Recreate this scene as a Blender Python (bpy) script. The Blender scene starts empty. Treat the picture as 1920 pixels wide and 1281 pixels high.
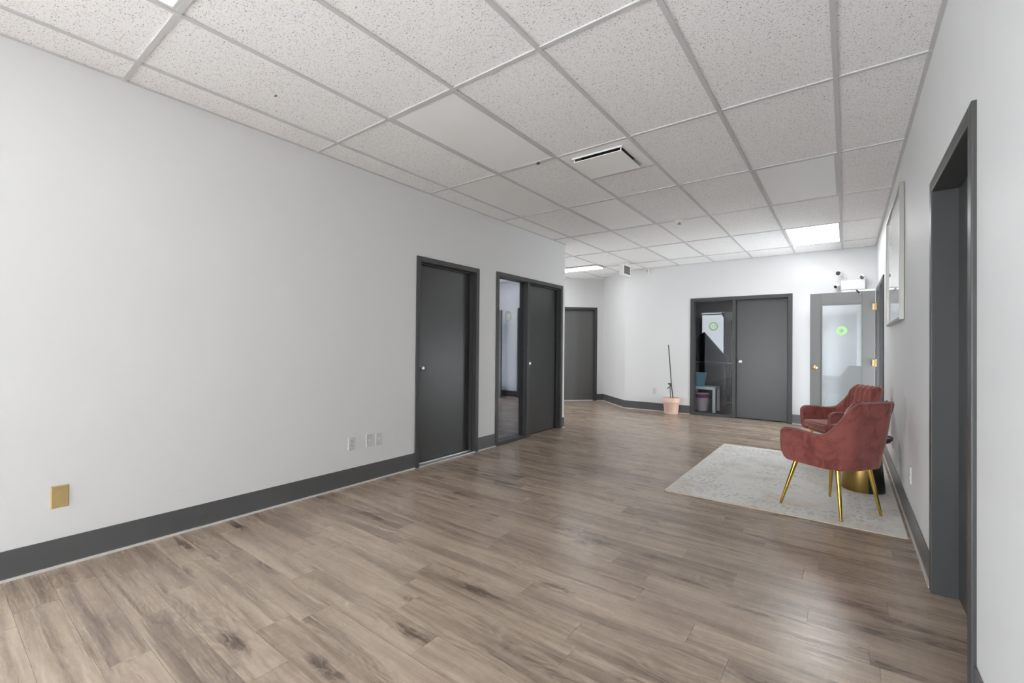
import bpy, bmesh, math, random
from mathutils import Vector, Matrix
random.seed(7)
C = bpy.context.scene.collection
SC = bpy.context.scene
PI = math.pi

# ------------------------------------------------------------------ camera, world, exposure
CX, CY, F, YAW, ROLL, PITCH = 941.79, 641.67, 843.68, 0.6532, -0.0095, 0.0087
CAMZ = 1.2204
XL, XR, YF, H, YB = -3.3918, 0.3516, 8.688, 2.7619, -8.6      # left / right / far wall, ceiling, back wall

cam_d = bpy.data.cameras.new('camera'); cam = bpy.data.objects.new('camera', cam_d); C.objects.link(cam)
cam_d.sensor_fit = 'HORIZONTAL'; cam_d.sensor_width = 36.0; cam_d.lens = F * 36.0 / 1920.0
cam_d.shift_x = (960.0 - CX) / 1920.0; cam_d.shift_y = (CY - 640.5) / 1920.0
cam_d.clip_start = 0.05
_c, _s = math.cos(YAW), math.sin(YAW)
_f0 = Vector((-_s, _c, 0)); _r0 = Vector((_c, _s, 0)); _z = Vector((0, 0, 1))
_fw = math.cos(PITCH) * _f0 + math.sin(PITCH) * _z
_u1 = -math.sin(PITCH) * _f0 + math.cos(PITCH) * _z
_rt = math.cos(ROLL) * _r0 - math.sin(ROLL) * _u1
_up = math.sin(ROLL) * _r0 + math.cos(ROLL) * _u1
m = Matrix.Identity(4)
for i in range(3):
    m[i][0] = _rt[i]; m[i][1] = _up[i]; m[i][2] = -_fw[i]
m[2][3] = CAMZ
cam.matrix_world = m
SC.camera = cam

w = bpy.data.worlds.new('world'); SC.world = w; w.use_nodes = True
w.node_tree.nodes['Background'].inputs[0].default_value = (0.8, 0.85, 0.9, 1)
w.node_tree.nodes['Background'].inputs[1].default_value = 0.25
SC.view_settings.view_transform = 'Standard'
SC.view_settings.look = 'None'
SC.view_settings.gamma = 1.0
SC.view_settings.use_curve_mapping = False
SC.view_settings.exposure = 2.45
SC.cycles.max_bounces = 14; SC.cycles.diffuse_bounces = 9
LAMP = 0.35            # radiance of the lit ceiling panels

# ------------------------------------------------------------------ materials
def new_mat(name):
    mt = bpy.data.materials.new(name); mt.use_nodes = True
    nt = mt.node_tree; return mt, nt, nt.nodes['Principled BSDF']
def N(nt, kind, **kw):
    n = nt.nodes.new(kind)
    for k, v in kw.items():
        if k == 'inp':
            for kk, vv in v.items(): n.inputs[kk].default_value = vv
        else: setattr(n, k, v)
    return n
def plain(name, col, rough=0.5, metal=0.0, bump=0.0, bscale=200.0, var=0.0, vscale=6.0, **extra):
    mt, nt, b = new_mat(name)
    b.inputs['Base Color'].default_value = (*col, 1); b.inputs['Roughness'].default_value = rough
    b.inputs['Metallic'].default_value = metal
    for k, v in extra.items(): b.inputs[k.replace('_', ' ')].default_value = v
    geo = N(nt, 'ShaderNodeNewGeometry')
    if var > 0:
        n = N(nt, 'ShaderNodeTexNoise', inp={'Scale': vscale, 'Detail': 3.0})
        nt.links.new(geo.outputs['Position'], n.inputs['Vector'])
        mx = N(nt, 'ShaderNodeMix', data_type='RGBA')
        mx.inputs['A'].default_value = (*[c * (1 - var) for c in col], 1)
        mx.inputs['B'].default_value = (*[min(1, c * (1 + var)) for c in col], 1)
        nt.links.new(n.outputs['Fac'], mx.inputs['Factor']); nt.links.new(mx.outputs['Result'], b.inputs['Base Color'])
    if bump > 0:
        n = N(nt, 'ShaderNodeTexNoise', inp={'Scale': bscale, 'Detail': 2.0})
        nt.links.new(geo.outputs['Position'], n.inputs['Vector'])
        bp = N(nt, 'ShaderNodeBump', inp={'Strength': bump, 'Distance': 0.002})
        nt.links.new(n.outputs['Fac'], bp.inputs['Height']); nt.links.new(bp.outputs['Normal'], b.inputs['Normal'])
    return mt
def emit(name, col, strength):
    mt, nt, b = new_mat(name)
    b.inputs['Base Color'].default_value = (0.8, 0.8, 0.8, 1)
    b.inputs['Emission Color'].default_value = (*col, 1); b.inputs['Emission Strength'].default_value = strength
    return mt
def math_n(nt, op, a, b=None, c=None):
    n = N(nt, 'ShaderNodeMath', operation=op)
    for i, v in enumerate((a, b, c)):
        if v is None: continue
        if hasattr(v, 'is_linked'): nt.links.new(v, n.inputs[i])
        else: n.inputs[i].default_value = v
    return n.outputs[0]
def glass(name, f0, tint, rough=0.0):
    mt = bpy.data.materials.new(name); mt.use_nodes = True; nt = mt.node_tree; nt.nodes.clear()
    out = N(nt, 'ShaderNodeOutputMaterial'); mix = N(nt, 'ShaderNodeMixShader')
    tr = N(nt, 'ShaderNodeBsdfTransparent'); tr.inputs[0].default_value = (*tint, 1)
    gl = N(nt, 'ShaderNodeBsdfGlossy'); gl.inputs['Roughness'].default_value = rough; gl.inputs['Color'].default_value = (.95, .96, 1, 1)
    lw = N(nt, 'ShaderNodeLayerWeight'); lw.inputs['Blend'].default_value = 0.5
    p5 = math_n(nt, 'POWER', lw.outputs['Facing'], 5.0)
    fac = math_n(nt, 'MULTIPLY_ADD', p5, 1.0 - f0, f0)
    nt.links.new(fac, mix.inputs[0]); nt.links.new(tr.outputs[0], mix.inputs[1]); nt.links.new(gl.outputs[0], mix.inputs[2])
    nt.links.new(mix.outputs[0], out.inputs[0]); return mt

M = {}
M['wall'] = plain('white_wall_paint', (0.69, 0.692, 0.697), 0.55, bump=0.06, bscale=260)
M['trim'] = plain('grey_frame_paint', (0.058, 0.058, 0.058), 0.40, bump=0.05, bscale=160, Specular_IOR_Level=0.35)
M['leaf'] = plain('dark_grey_door_paint', (0.044, 0.044, 0.044), 0.33, bump=0.08, bscale=300, Specular_IOR_Level=0.5)
M['leaf_light'] = plain('mid_grey_door_paint', (0.115, 0.115, 0.113), 0.42, bump=0.08, bscale=300)
M['base'] = plain('grey_vinyl_base', (0.092, 0.094, 0.097), 0.28, bump=0.05, bscale=90, var=0.1, vscale=4)
M['shoe'] = plain('pale_shoe_strip', (0.62, 0.60, 0.57), 0.45, bump=0.03)
M['tbar'] = plain('white_grid_metal', (0.58, 0.58, 0.585), 0.45, bump=0.02)
M['tbar_edge'] = plain('ceiling_void', (0.30, 0.30, 0.30), 0.9, bump=0.05)
M['white_plastic'] = plain('white_plastic', (0.78, 0.78, 0.77), 0.35, bump=0.01)
M['ivory'] = plain('white_cover_plate', (0.60, 0.60, 0.595), 0.3, bump=0.01)
M['black'] = plain('black_plastic', (0.012, 0.012, 0.013), 0.35, bump=0.02)
M['diffuser'] = plain('unlit_diffuser', (0.90, 0.91, 0.915), 0.5, bump=0.05, bscale=500)
M['lit'] = emit('lit_diffuser', (0.97, 0.99, 1.0), LAMP)
M['lit_far'] = emit('brighter_lit_diffuser', (0.97, 0.99, 1.0), 2.3)
M['chrome'] = plain('satin_chrome', (0.75, 0.75, 0.75), 0.18, 1.0, bump=0.01)
M['brass'] = plain('polished_brass', (0.83, 0.58, 0.22), 0.2, 1.0, bump=0.01)
M['brass_plate'] = plain('aged_brass_plate', (0.56, 0.42, 0.20), 0.42, 0.6, bump=0.04, bscale=400, var=0.12, vscale=40)
M['gold'] = plain('gold_leg_metal', (0.60, 0.40, 0.085), 0.26, 1.0, bump=0.02, bscale=400)
M['alu'] = plain('aluminium_strip', (0.70, 0.70, 0.70), 0.35, 1.0, bump=0.05, bscale=300)
M['frame_silver'] = plain('brushed_silver_frame', (0.40, 0.39, 0.37), 0.42, 0.9, bump=0.05, bscale=350)
M['print'] = plain('white_print_under_glass', (0.82, 0.82, 0.82), 0.6, bump=0.01, Coat_Weight=1.0, Coat_Roughness=0.02)
M['clay'] = plain('pale_pink_clay_plastic', (0.72, 0.50, 0.41), 0.55, bump=0.05, var=0.05, vscale=12)
M['soil'] = plain('potting_soil', (0.05, 0.035, 0.025), 0.95, bump=0.8, bscale=90)
M['stick'] = plain('dark_stake', (0.022, 0.022, 0.02), 0.6, bump=0.3, bscale=150)
M['glass'] = glass('clear_glass', 0.04, (0.93, 0.95, 0.96))
M['glass_film'] = glass('reflective_film_glass', 0.36, (0.55, 0.60, 0.72))
M['green'] = plain('green_decal', (0.27, 0.47, 0.19), 0.5, bump=0.01)
M['green_pale'] = plain('pale_green_decal', (0.42, 0.52, 0.40), 0.5, bump=0.01)
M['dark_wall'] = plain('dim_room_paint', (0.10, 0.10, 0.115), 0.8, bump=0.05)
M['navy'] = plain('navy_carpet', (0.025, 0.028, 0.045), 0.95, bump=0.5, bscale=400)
M['bucket'] = plain('blue_translucent_plastic', (0.22, 0.42, 0.52), 0.3, bump=0.02)
M['pinkbin'] = plain('pale_pink_bin_plastic', (0.75, 0.62, 0.66), 0.45, bump=0.02)
M['purple'] = plain('purple_bag_plastic', (0.30, 0.05, 0.22), 0.3, bump=0.4, bscale=60)
M['white_table'] = plain('white_laminate', (0.78, 0.79, 0.80), 0.4, bump=0.01)
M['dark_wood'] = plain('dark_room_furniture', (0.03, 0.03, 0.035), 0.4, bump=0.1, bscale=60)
M['shade'] = plain('grey_lamp_shade', (0.45, 0.47, 0.46), 0.5, bump=0.02)
M['blind'] = emit('backlit_blind', (0.90, 0.93, 1.0), 0.125)
M['sky_pane'] = emit('daylit_pane', (0.85, 0.93, 1.0), 0.2)
M['day'] = emit('daylit_window_pane', (0.85, 0.94, 1.0), 3.2)  # fill glow for the added window in the back wall
M['day_side'] = emit('daylit_side_pane', (0.86, 0.943, 1.0), 6.4)  # fill glow for the added window in the left wall
M['day_entry'] = emit('daylit_entry_glass', (0.92, 0.97, 1.0), 3.4)  # fill glow for the added panel in the entry space
M['day_passage'] = emit('daylit_passage_pane', (0.92, 0.97, 1.0), 1.4)  # fill glow for the added window at the passage end
M['tabletop'] = plain('black_table_lacquer', (0.018, 0.017, 0.016), 0.3, bump=0.02)
M['sign_face'] = plain('brown_grille', (0.20, 0.18, 0.16), 0.6, bump=0.3, bscale=200)
M['hinge'] = plain('brass_hinge', (0.75, 0.55, 0.26), 0.3, 0.9, bump=0.03)

def tile_mat(name, fine=False):
    mt, nt, b = new_mat(name); b.inputs['Roughness'].default_value = 0.9
    geo = N(nt, 'ShaderNodeNewGeometry')
    oi = N(nt, 'ShaderNodeObjectInfo')
    off = N(nt, 'ShaderNodeVectorMath', operation='SCALE'); off.inputs['Scale'].default_value = 37.0
    cmb = N(nt, 'ShaderNodeCombineXYZ'); nt.links.new(oi.outputs['Random'], cmb.inputs[0]); nt.links.new(oi.outputs['Random'], cmb.inputs[1])
    nt.links.new(cmb.outputs[0], off.inputs[0])
    add = N(nt, 'ShaderNodeVectorMath', operation='ADD')
    nt.links.new(geo.outputs['Position'], add.inputs[0]); nt.links.new(off.outputs[0], add.inputs[1])
    n1 = N(nt, 'ShaderNodeTexNoise', inp={'Scale': 135.0 if not fine else 260.0, 'Detail': 3.0, 'Roughness': 0.55, 'Distortion': 0.6})
    nt.links.new(add.outputs[0], n1.inputs['Vector'])
    r1 = N(nt, 'ShaderNodeMapRange'); r1.inputs['From Min'].default_value = 0.585; r1.inputs['From Max'].default_value = 0.67
    nt.links.new(n1.outputs['Fac'], r1.inputs['Value'])
    vo = N(nt, 'ShaderNodeTexVoronoi', inp={'Scale': 150.0 if not fine else 300.0, 'Randomness': 1.0})
    nt.links.new(add.outputs[0], vo.inputs['Vector'])
    r2 = N(nt, 'ShaderNodeMapRange'); r2.inputs['From Min'].default_value = 0.24; r2.inputs['From Max'].default_value = 0.10
    nt.links.new(vo.outputs['Distance'], r2.inputs['Value'])
    pick = N(nt, 'ShaderNodeSeparateColor'); nt.links.new(vo.outputs['Color'], pick.inputs[0])
    sel = math_n(nt, 'GREATER_THAN', pick.outputs[0], 0.55)
    dots = math_n(nt, 'MULTIPLY', r2.outputs['Result'], sel)
    tot = math_n(nt, 'MAXIMUM', r1.outputs['Result'], dots)
    mx = N(nt, 'ShaderNodeMix', data_type='RGBA')
    mx.inputs['A'].default_value = (0.90, 0.895, 0.90, 1) if not fine else (0.89, 0.885, 0.885, 1)
    mx.inputs['B'].default_value = (0.30, 0.295, 0.29, 1) if not fine else (0.56, 0.55, 0.55, 1)
    nt.links.new(tot, mx.inputs['Factor']); nt.links.new(mx.outputs['Result'], b.inputs['Base Color'])
    bp = N(nt, 'ShaderNodeBump', invert=True, inp={'Strength': 0.5, 'Distance': 0.002})
    nt.links.new(tot, bp.inputs['Height']); nt.links.new(bp.outputs['Normal'], b.inputs['Normal'])
    return mt
M['tile'] = tile_mat('fissured_ceiling_tile'); M['tile_fine'] = tile_mat('fine_ceiling_tile', True)

def floor_mat():
    mt, nt, b = new_mat('grey_brown_oak_plank')
    L = nt.links.new
    geo = N(nt, 'ShaderNodeNewGeometry'); oi = N(nt, 'ShaderNodeObjectInfo')
    at = N(nt, 'ShaderNodeAttribute', attribute_name='seed')
    seed = math_n(nt, 'FRACT', math_n(nt, 'ADD', oi.outputs['Random'], at.outputs['Fac']))
    sep = N(nt, 'ShaderNodeSeparateXYZ'); L(geo.outputs['Position'], sep.inputs[0])
    x = math_n(nt, 'MULTIPLY_ADD', seed, 53.0, sep.outputs['X'])
    y = math_n(nt, 'MULTIPLY_ADD', seed, 29.0, sep.outputs['Y'])
    def vec(sx, sy, zz=0.0):
        c = N(nt, 'ShaderNodeCombineXYZ'); L(math_n(nt, 'MULTIPLY', x, sx), c.inputs[0]); L(math_n(nt, 'MULTIPLY', y, sy), c.inputs[1])
        L(math_n(nt, 'MULTIPLY', seed, 17.0 + zz), c.inputs[2]); return c.outputs[0]
    def noise(v, scale, detail=4.0, rough=0.55, dist=0.0):
        n = N(nt, 'ShaderNodeTexNoise', inp={'Scale': scale, 'Detail': detail, 'Roughness': rough, 'Distortion': dist}); L(v, n.inputs['Vector']); return n.outputs['Fac']
    def rng(v, a, b_, c=0.0, d=1.0):
        r = N(nt, 'ShaderNodeMapRange'); r.inputs['From Min'].default_value = a; r.inputs['From Max'].default_value = b_
        r.inputs['To Min'].default_value = c; r.inputs['To Max'].default_value = d; L(v, r.inputs['Value']); return r.outputs['Result']
    fine = noise(vec(3.0, 75.0), 1.6, 5.0, 0.6)                      # fine straight grain
    broad = noise(vec(0.6, 10.0), 1.5, 5.0, 0.62, 0.5)                 # broad dark streaks
    warp = noise(vec(1.3, 4.5), 1.2, 3.0, 0.5)                       # cathedral figure
    rings = math_n(nt, 'MULTIPLY', math_n(nt, 'SINE', math_n(nt, 'MULTIPLY_ADD', y, 170.0, math_n(nt, 'MULTIPLY', warp, 95.0))), rng(noise(vec(0.9, 4.0, 3.0), 1.4, 2.0), 0.45, 0.62))
    vo = N(nt, 'ShaderNodeTexVoronoi', inp={'Scale': 1.0, 'Randomness': 1.0}); L(vec(1.7, 6.5), vo.inputs['Vector'])
    knot = rng(vo.outputs['Distance'], 0.26, 0.03)
    kr = math_n(nt, 'MULTIPLY', knot, rng(noise(vec(9.0, 26.0), 1.0, 4.0, 0.7, 1.5), 0.38, 0.62))
    saw = noise(vec(60.0, 5.0), 1.0, 2.0, 0.5)                       # faint cross saw marks
    # base tone per plank
    tone = rng(seed, 0.0, 1.0, -0.15, 0.05)
    v = math_n(nt, 'ADD', math_n(nt, 'MULTIPLY', rng(fine, 0.25, 0.75), 0.38), math_n(nt, 'MULTIPLY', rng(broad, 0.28, 0.66), 0.55))
    v = math_n(nt, 'ADD', v, math_n(nt, 'MULTIPLY', rings, 0.095))
    v = math_n(nt, 'ADD', v, math_n(nt, 'MULTIPLY', rng(saw, 0.4, 0.8), 0.07))
    v = math_n(nt, 'ADD', v, tone)
    v = math_n(nt, 'SUBTRACT', v, math_n(nt, 'MULTIPLY', kr, 0.95))
    cr = N(nt, 'ShaderNodeValToRGB'); e = cr.color_ramp.elements
    e[0].position = 0.0; e[0].color = (0.12, 0.086, 0.066, 1)
    e[1].position = 1.0; e[1].color = (0.60, 0.495, 0.39, 1)
    for p, c in ((0.28, (0.26, 0.198, 0.154, 1)), (0.5, (0.385, 0.302, 0.234, 1)), (0.72, (0.47, 0.378, 0.295, 1))):
        q = e.new(p); q.color = c
    L(v, cr.inputs['Fac']); L(cr.outputs['Color'], b.inputs['Base Color'])
    L(rng(fine, 0.3, 0.7, 0.32, 0.24), b.inputs['Roughness'])
    b.inputs['Specular IOR Level'].default_value = 0.5
    bp = N(nt, 'ShaderNodeBump', inp={'Strength': 0.12, 'Distance': 0.001}); L(v, bp.inputs['Height']); L(bp.outputs['Normal'], b.inputs['Normal'])
    return mt
M['floor'] = floor_mat()

def velvet_mat():
    mt, nt, b = new_mat('dusty_rose_velvet'); L = nt.links.new
    tc = N(nt, 'ShaderNodeTexCoord'); oi = N(nt, 'ShaderNodeObjectInfo')
    n = N(nt, 'ShaderNodeTexNoise', inp={'Scale': 9.0, 'Detail': 5.0, 'Roughness': 0.62, 'Distortion': 0.9}); L(tc.outputs['Object'], n.inputs['Vector'])
    cr = N(nt, 'ShaderNodeValToRGB'); e = cr.color_ramp.elements
    e[0].position = 0.33; e[0].color = (0.175, 0.050, 0.043, 1)
    e[1].position = 0.52; e[1].color = (0.265, 0.080, 0.068, 1)
    q = e.new(0.72); q.color = (0.30, 0.096, 0.083, 1)
    L(n.outputs['Fac'], cr.inputs['Fac']); L(cr.outputs['Color'], b.inputs['Base Color'])
    b.inputs['Roughness'].default_value = 0.75
    b.inputs['Sheen Weight'].default_value = 0.55; b.inputs['Sheen Roughness'].default_value = 0.35
    b.inputs['Sheen Tint'].default_value = (1.0, 0.72, 0.68, 1)
    b.inputs['Specular IOR Level'].default_value = 0.15
    n2 = N(nt, 'ShaderNodeTexNoise', inp={'Scale': 700.0, 'Detail': 1.0}); L(tc.outputs['Object'], n2.inputs['Vector'])
    bp = N(nt, 'ShaderNodeBump', inp={'Strength': 0.12, 'Distance': 0.001}); L(n2.outputs['Fac'], bp.inputs['Height']); L(bp.outputs['Normal'], b.inputs['Normal'])
    return mt
M['velvet'] = velvet_mat()
M['piping'] = plain('rose_piping', (0.21, 0.065, 0.055), 0.7, bump=0.05, Sheen_Weight=0.4)

def rug_mat():
    mt, nt, b = new_mat('distressed_cream_rug'); L = nt.links.new
    geo = N(nt, 'ShaderNodeNewGeometry')
    def noise(scale, detail, rough=0.6, dist=0.0, sy=1.0):
        mp = N(nt, 'ShaderNodeMapping'); mp.inputs['Scale'].default_value = (1, sy, 1); L(geo.outputs['Position'], mp.inputs['Vector'])
        n = N(nt, 'ShaderNodeTexNoise', inp={'Scale': scale, 'Detail': detail, 'Roughness': rough, 'Distortion': dist}); L(mp.outputs[0], n.inputs['Vector']); return n.outputs['Fac']
    def rng(v, a, b_):
        r = N(nt, 'ShaderNodeMapRange'); r.inputs['From Min'].default_value = a; r.inputs['From Max'].default_value = b_; L(v, r.inputs['Value']); return r.outputs['Result']
    def mix(f, A, Bc):
        mx = N(nt, 'ShaderNodeMix', data_type='RGBA'); L(f, mx.inputs['Factor'])
        if hasattr(A, 'is_linked'): L(A, mx.inputs['A'])
        else: mx.inputs['A'].default_value = (*A, 1)
        mx.inputs['B'].default_value = (*Bc, 1); return mx.outputs['Result']
    tan = math_n(nt, 'MULTIPLY', rng(noise(3.2, 4.0), 0.5, 0.68), 0.75)
    c = mix(tan, (0.80, 0.80, 0.77), (0.66, 0.59, 0.51))
    motif = N(nt, 'ShaderNodeTexVoronoi', feature='DISTANCE_TO_EDGE', inp={'Scale': 19.0, 'Randomness': 0.9}); L(geo.outputs['Position'], motif.inputs['Vector'])
    sx = N(nt, 'ShaderNodeSeparateXYZ'); L(geo.outputs['Position'], sx.inputs[0])
    dy = math_n(nt, 'MINIMUM', math_n(nt, 'SUBTRACT', sx.outputs['Y'], 3.885), math_n(nt, 'SUBTRACT', 6.275, sx.outputs['Y']))
    dx = math_n(nt, 'MINIMUM', math_n(nt, 'ADD', sx.outputs['X'], 1.243), math_n(nt, 'SUBTRACT', 0.328, sx.outputs['X']))
    de = math_n(nt, 'MINIMUM', dx, dy)
    bandm = math_n(nt, 'MULTIPLY', rng(de, 0.05, 0.12), rng(de, 0.36, 0.28))
    field = math_n(nt, 'MAXIMUM', math_n(nt, 'MULTIPLY', bandm, 0.9), rng(noise(2.6, 3.0), 0.48, 0.62))
    mo = math_n(nt, 'MULTIPLY', rng(motif.outputs['Distance'], 0.08, 0.26), field)
    worn = math_n(nt, 'MULTIPLY', mo, rng(noise(55.0, 4.0, 0.75), 0.40, 0.66))
    c = mix(math_n(nt, 'MULTIPLY', worn, 0.95), c, (0.33, 0.34, 0.35))
    sp = math_n(nt, 'MULTIPLY', rng(noise(48.0, 4.0, 0.7, 0.4), 0.56, 0.68), 0.55)
    c = mix(sp, c, (0.42, 0.41, 0.40))
    L(c, b.inputs['Base Color']); b.inputs['Roughness'].default_value = 0.95
    n2 = noise(420.0, 2.0)
    bp = N(nt, 'ShaderNodeBump', inp={'Strength': 0.4, 'Distance': 0.003}); L(n2, bp.inputs['Height']); L(bp.outputs['Normal'], b.inputs['Normal'])
    return mt
M['rug'] = rug_mat()
M['rug_edge'] = plain('beige_rug_binding', (0.52, 0.44, 0.35), 0.9, bump=0.4, bscale=300)

def brushed_gold():
    mt, nt, b = new_mat('brushed_brass_drum'); L = nt.links.new
    b.inputs['Metallic'].default_value = 1.0; b.inputs['Roughness'].default_value = 0.34
    tc = N(nt, 'ShaderNodeTexCoord'); mp = N(nt, 'ShaderNodeMapping'); mp.inputs['Scale'].default_value = (40, 40, 1.0); L(tc.outputs['Object'], mp.inputs['Vector'])
    n = N(nt, 'ShaderNodeTexNoise', inp={'Scale': 3.0, 'Detail': 3.0}); L(mp.outputs[0], n.inputs['Vector'])
    mx = N(nt, 'ShaderNodeMix', data_type='RGBA'); mx.inputs['A'].default_value = (0.24, 0.15, 0.045, 1); mx.inputs['B'].default_value = (0.36, 0.24, 0.085, 1)
    L(n.outputs['Fac'], mx.inputs['Factor']); L(mx.outputs['Result'], b.inputs['Base Color'])
    return mt
M['drum'] = brushed_gold()

# ------------------------------------------------------------------ mesh helpers
class MB:
    def __init__(s): s.v = []; s.f = []
    def add(s, vs, fs):
        o = len(s.v); s.v += [tuple(p) for p in vs]; s.f += [tuple(i + o for i in f) for f in fs]; return s
    def box(s, x0, x1, y0, y1, z0, z1):
        vs = [(x, y, z) for z in (z0, z1) for (x, y) in ((x0, y0), (x1, y0), (x1, y1), (x0, y1))]
        return s.add(vs, [(3, 2, 1, 0), (4, 5, 6, 7), (0, 1, 5, 4), (1, 2, 6, 5), (2, 3, 7, 6), (3, 0, 4, 7)])
    def prism(s, poly, z0, z1):
        n = len(poly)
        vs = [(x, y, z0) for x, y in poly] + [(x, y, z1) for x, y in poly]
        fs = [tuple(range(n))[::-1], tuple(range(n, 2 * n))] + [(i, (i + 1) % n, (i + 1) % n + n, i + n) for i in range(n)]
        return s.add(vs, fs)
    def lathe(s, prof, n=32, mat=None, cap=True):
        vs = []; fs = []
        for r, z in prof:
            for k in range(n):
                a = 2 * PI * k / n; vs.append((r * math.cos(a), r * math.sin(a), z))
        for j in range(len(prof) - 1):
            for k in range(n):
                fs.append((j * n + k, j * n + (k + 1) % n, (j + 1) * n + (k + 1) % n, (j + 1) * n + k))
        if cap: fs += [tuple(range(n))[::-1], tuple((len(prof) - 1) * n + k for k in range(n))]
        if mat is not None: vs = [tuple(mat @ Vector(v)) for v in vs]
        return s.add(vs, fs)
    def tube(s, pts, rad, n=10, closed=False):
        pts = [Vector(p) for p in pts]; m_ = len(pts)
        rad = [rad] * m_ if not isinstance(rad, (list, tuple)) else rad
        vs = []; fs = []; prev = None
        for i, p in enumerate(pts):
            a = pts[(i - 1) % m_] if (closed or i > 0) else p; b = pts[(i + 1) % m_] if (closed or i < m_ - 1) else p
            t = (b - a).normalized()
            if prev is None: u = t.orthogonal().normalized()
            else:
                u = prev - t * prev.dot(t); u.normalize()
            prev = u; w_ = t.cross(u)
            for k in range(n):
                an = 2 * PI * k / n; vs.append(p + (u * math.cos(an) + w_ * math.sin(an)) * rad[i])
        for i in range(m_ if closed else m_ - 1):
            j = (i + 1) % m_
            for k in range(n): fs.append((i * n + k, i * n + (k + 1) % n, j * n + (k + 1) % n, j * n + k))
        if not closed: fs += [tuple(range(n))[::-1], tuple((m_ - 1) * n + k for k in range(n))]
        return s.add(vs, fs)
    def build(s, name, mat, parent=None, smooth=False, bevel=0.0, seg=2):
        me = bpy.data.meshes.new(name); me.from_pydata(s.v, [], s.f)
        bm = bmesh.new(); bm.from_mesh(me); bmesh.ops.recalc_face_normals(bm, faces=bm.faces); bm.to_mesh(me); bm.free()
        me.materials.append(M[mat] if isinstance(mat, str) else mat)
        o = bpy.data.objects.new(name, me); C.objects.link(o)
        if parent: o.parent = parent
        if smooth:
            for p in me.polygons: p.use_smooth = True
            me.set_sharp_from_angle(angle=math.radians(40))
        if bevel > 0:
            md = o.modifiers.new('bevel', 'BEVEL'); md.width = bevel; md.segments = seg; md.limit_method = 'ANGLE'; md.angle_limit = math.radians(40)
            if seg > 2:
                for p in me.polygons: p.use_smooth = True
                me.set_sharp_from_angle(angle=math.radians(180))
        return o
def box(x0, x1, y0, y1, z0, z1): return MB().box(x0, x1, y0, y1, z0, z1)
def empty(name, loc, rz=0.0):
    o = bpy.data.objects.new(name, None); C.objects.link(o); o.location = loc; o.rotation_euler = (0, 0, rz); o.empty_display_size = 0.1; return o
def tag(o, label=None, cat=None, group=None, kind=None):
    if label: o['label'] = label
    if cat: o['category'] = cat
    if group: o['group'] = group
    if kind: o['kind'] = kind
    return o
def clip(poly, a, b, c):                                  # keep a*x + b*y + c >= 0
    out = []
    for i in range(len(poly)):
        p, q = poly[i], poly[(i + 1) % len(poly)]
        dp, dq = a * p[0] + b * p[1] + c, a * q[0] + b * q[1] + c
        if dp >= 0: out.append(p)
        if (dp > 0 and dq < 0) or (dp < 0 and dq > 0):
            t = dp / (dp - dq); out.append((p[0] + t * (q[0] - p[0]), p[1] + t * (q[1] - p[1])))
    return out
def area(poly): return abs(sum(poly[i][0] * poly[(i + 1) % len(poly)][1] - poly[(i + 1) % len(poly)][0] * poly[i][1] for i in range(len(poly)))) / 2 if len(poly) > 2 else 0

YE = 5.98                                                  # end of the left wall
P1 = (-3.54, YF); P2 = (-4.40, YF + 0.86); P3 = (-6.30, YF + 0.86 - 1.90)
HP1 = (1, -1, -(P2[0] - P2[1]))                            # right of the diagonal door wall
HP2 = (-1, -1, P1[0] + P1[1])                              # below the other diagonal
REG = [[(1, 0, -XL), (-1, 0, XR), (0, 1, -YB), (0, -1, YF)],
       [(1, 0, -P3[0]), (-1, 0, XL), (0, 1, -YE), (0, -1, YF), HP1],
       [(0, 1, -YF), HP1, HP2]]
_e = 0.10; _d = _e * math.sqrt(2)
REGF = [[(1, 0, -XL + _e), (-1, 0, XR + _e), (0, 1, -YB), (0, -1, YF + _e)],
        [(1, 0, -P3[0]), (-1, 0, XL - _e), (0, 1, -YE), (0, -1, YF + _e), (1, -1, HP1[2] + _d)],
        [(0, 1, -YF - _e), (1, -1, HP1[2] + _d), (-1, -1, HP2[2] + .02)]]
def pieces(poly, reg=None):
    out = []
    for hs in (reg or REG):
        p = poly
        for h in hs:
            p = clip(p, *h)
            if len(p) < 3: break
        if len(p) >= 3 and area(p) > 2e-5: out.append(p)
    return out

# ------------------------------------------------------------------ walls
WT = 0.14
D1 = (3.02, 3.975, 2.112); D2 = (4.30, 5.908, 2.130)        # left wall door frames: y0, y1, top
D4 = (-2.285, -0.700, 2.125)                               # far wall: x0, x1, top
D6 = (2.195, 3.175, 2.080); D5 = (6.95, 8.46, 2.110)        # right wall
def wall_with_openings(name, u0, u1, ops, mk, label):
    b = MB(); u = u0
    for (a, e, top) in sorted(ops):
        if a > u: mk(b, u, a, 0, H + 0.04)
        mk(b, a, e, top, H + 0.04); u = e
    if u1 > u: mk(b, u, u1, 0, H + 0.04)
    return tag(b.build(name, 'wall'), label, 'wall', kind='structure')
e_ = 0.03
wall_with_openings('wall_left', YB, YE, [(a + e_, b - e_, t - e_) for a, b, t in (D1, D2)], lambda b, a, e, z0, z1: b.box(XL - WT, XL, a, e, z0, z1), 'long white painted wall on the left with two door openings')
wall_with_openings('wall_far', P1[0], XR + WT, [(D4[0] + e_, D4[1] - e_, D4[2] - e_)], lambda b, a, e, z0, z1: b.box(a, e, YF, YF + WT, z0, z1), 'white far wall behind the potted stake and the sidelight door')
wall_with_openings('wall_right', YB, YF, [(a + e_, b - e_, t - e_) for a, b, t in (D6, D5)], lambda b, a, e, z0, z1: b.box(XR, XR + WT, a, e, z0, z1), 'white wall on the right behind the pink chairs')
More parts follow.
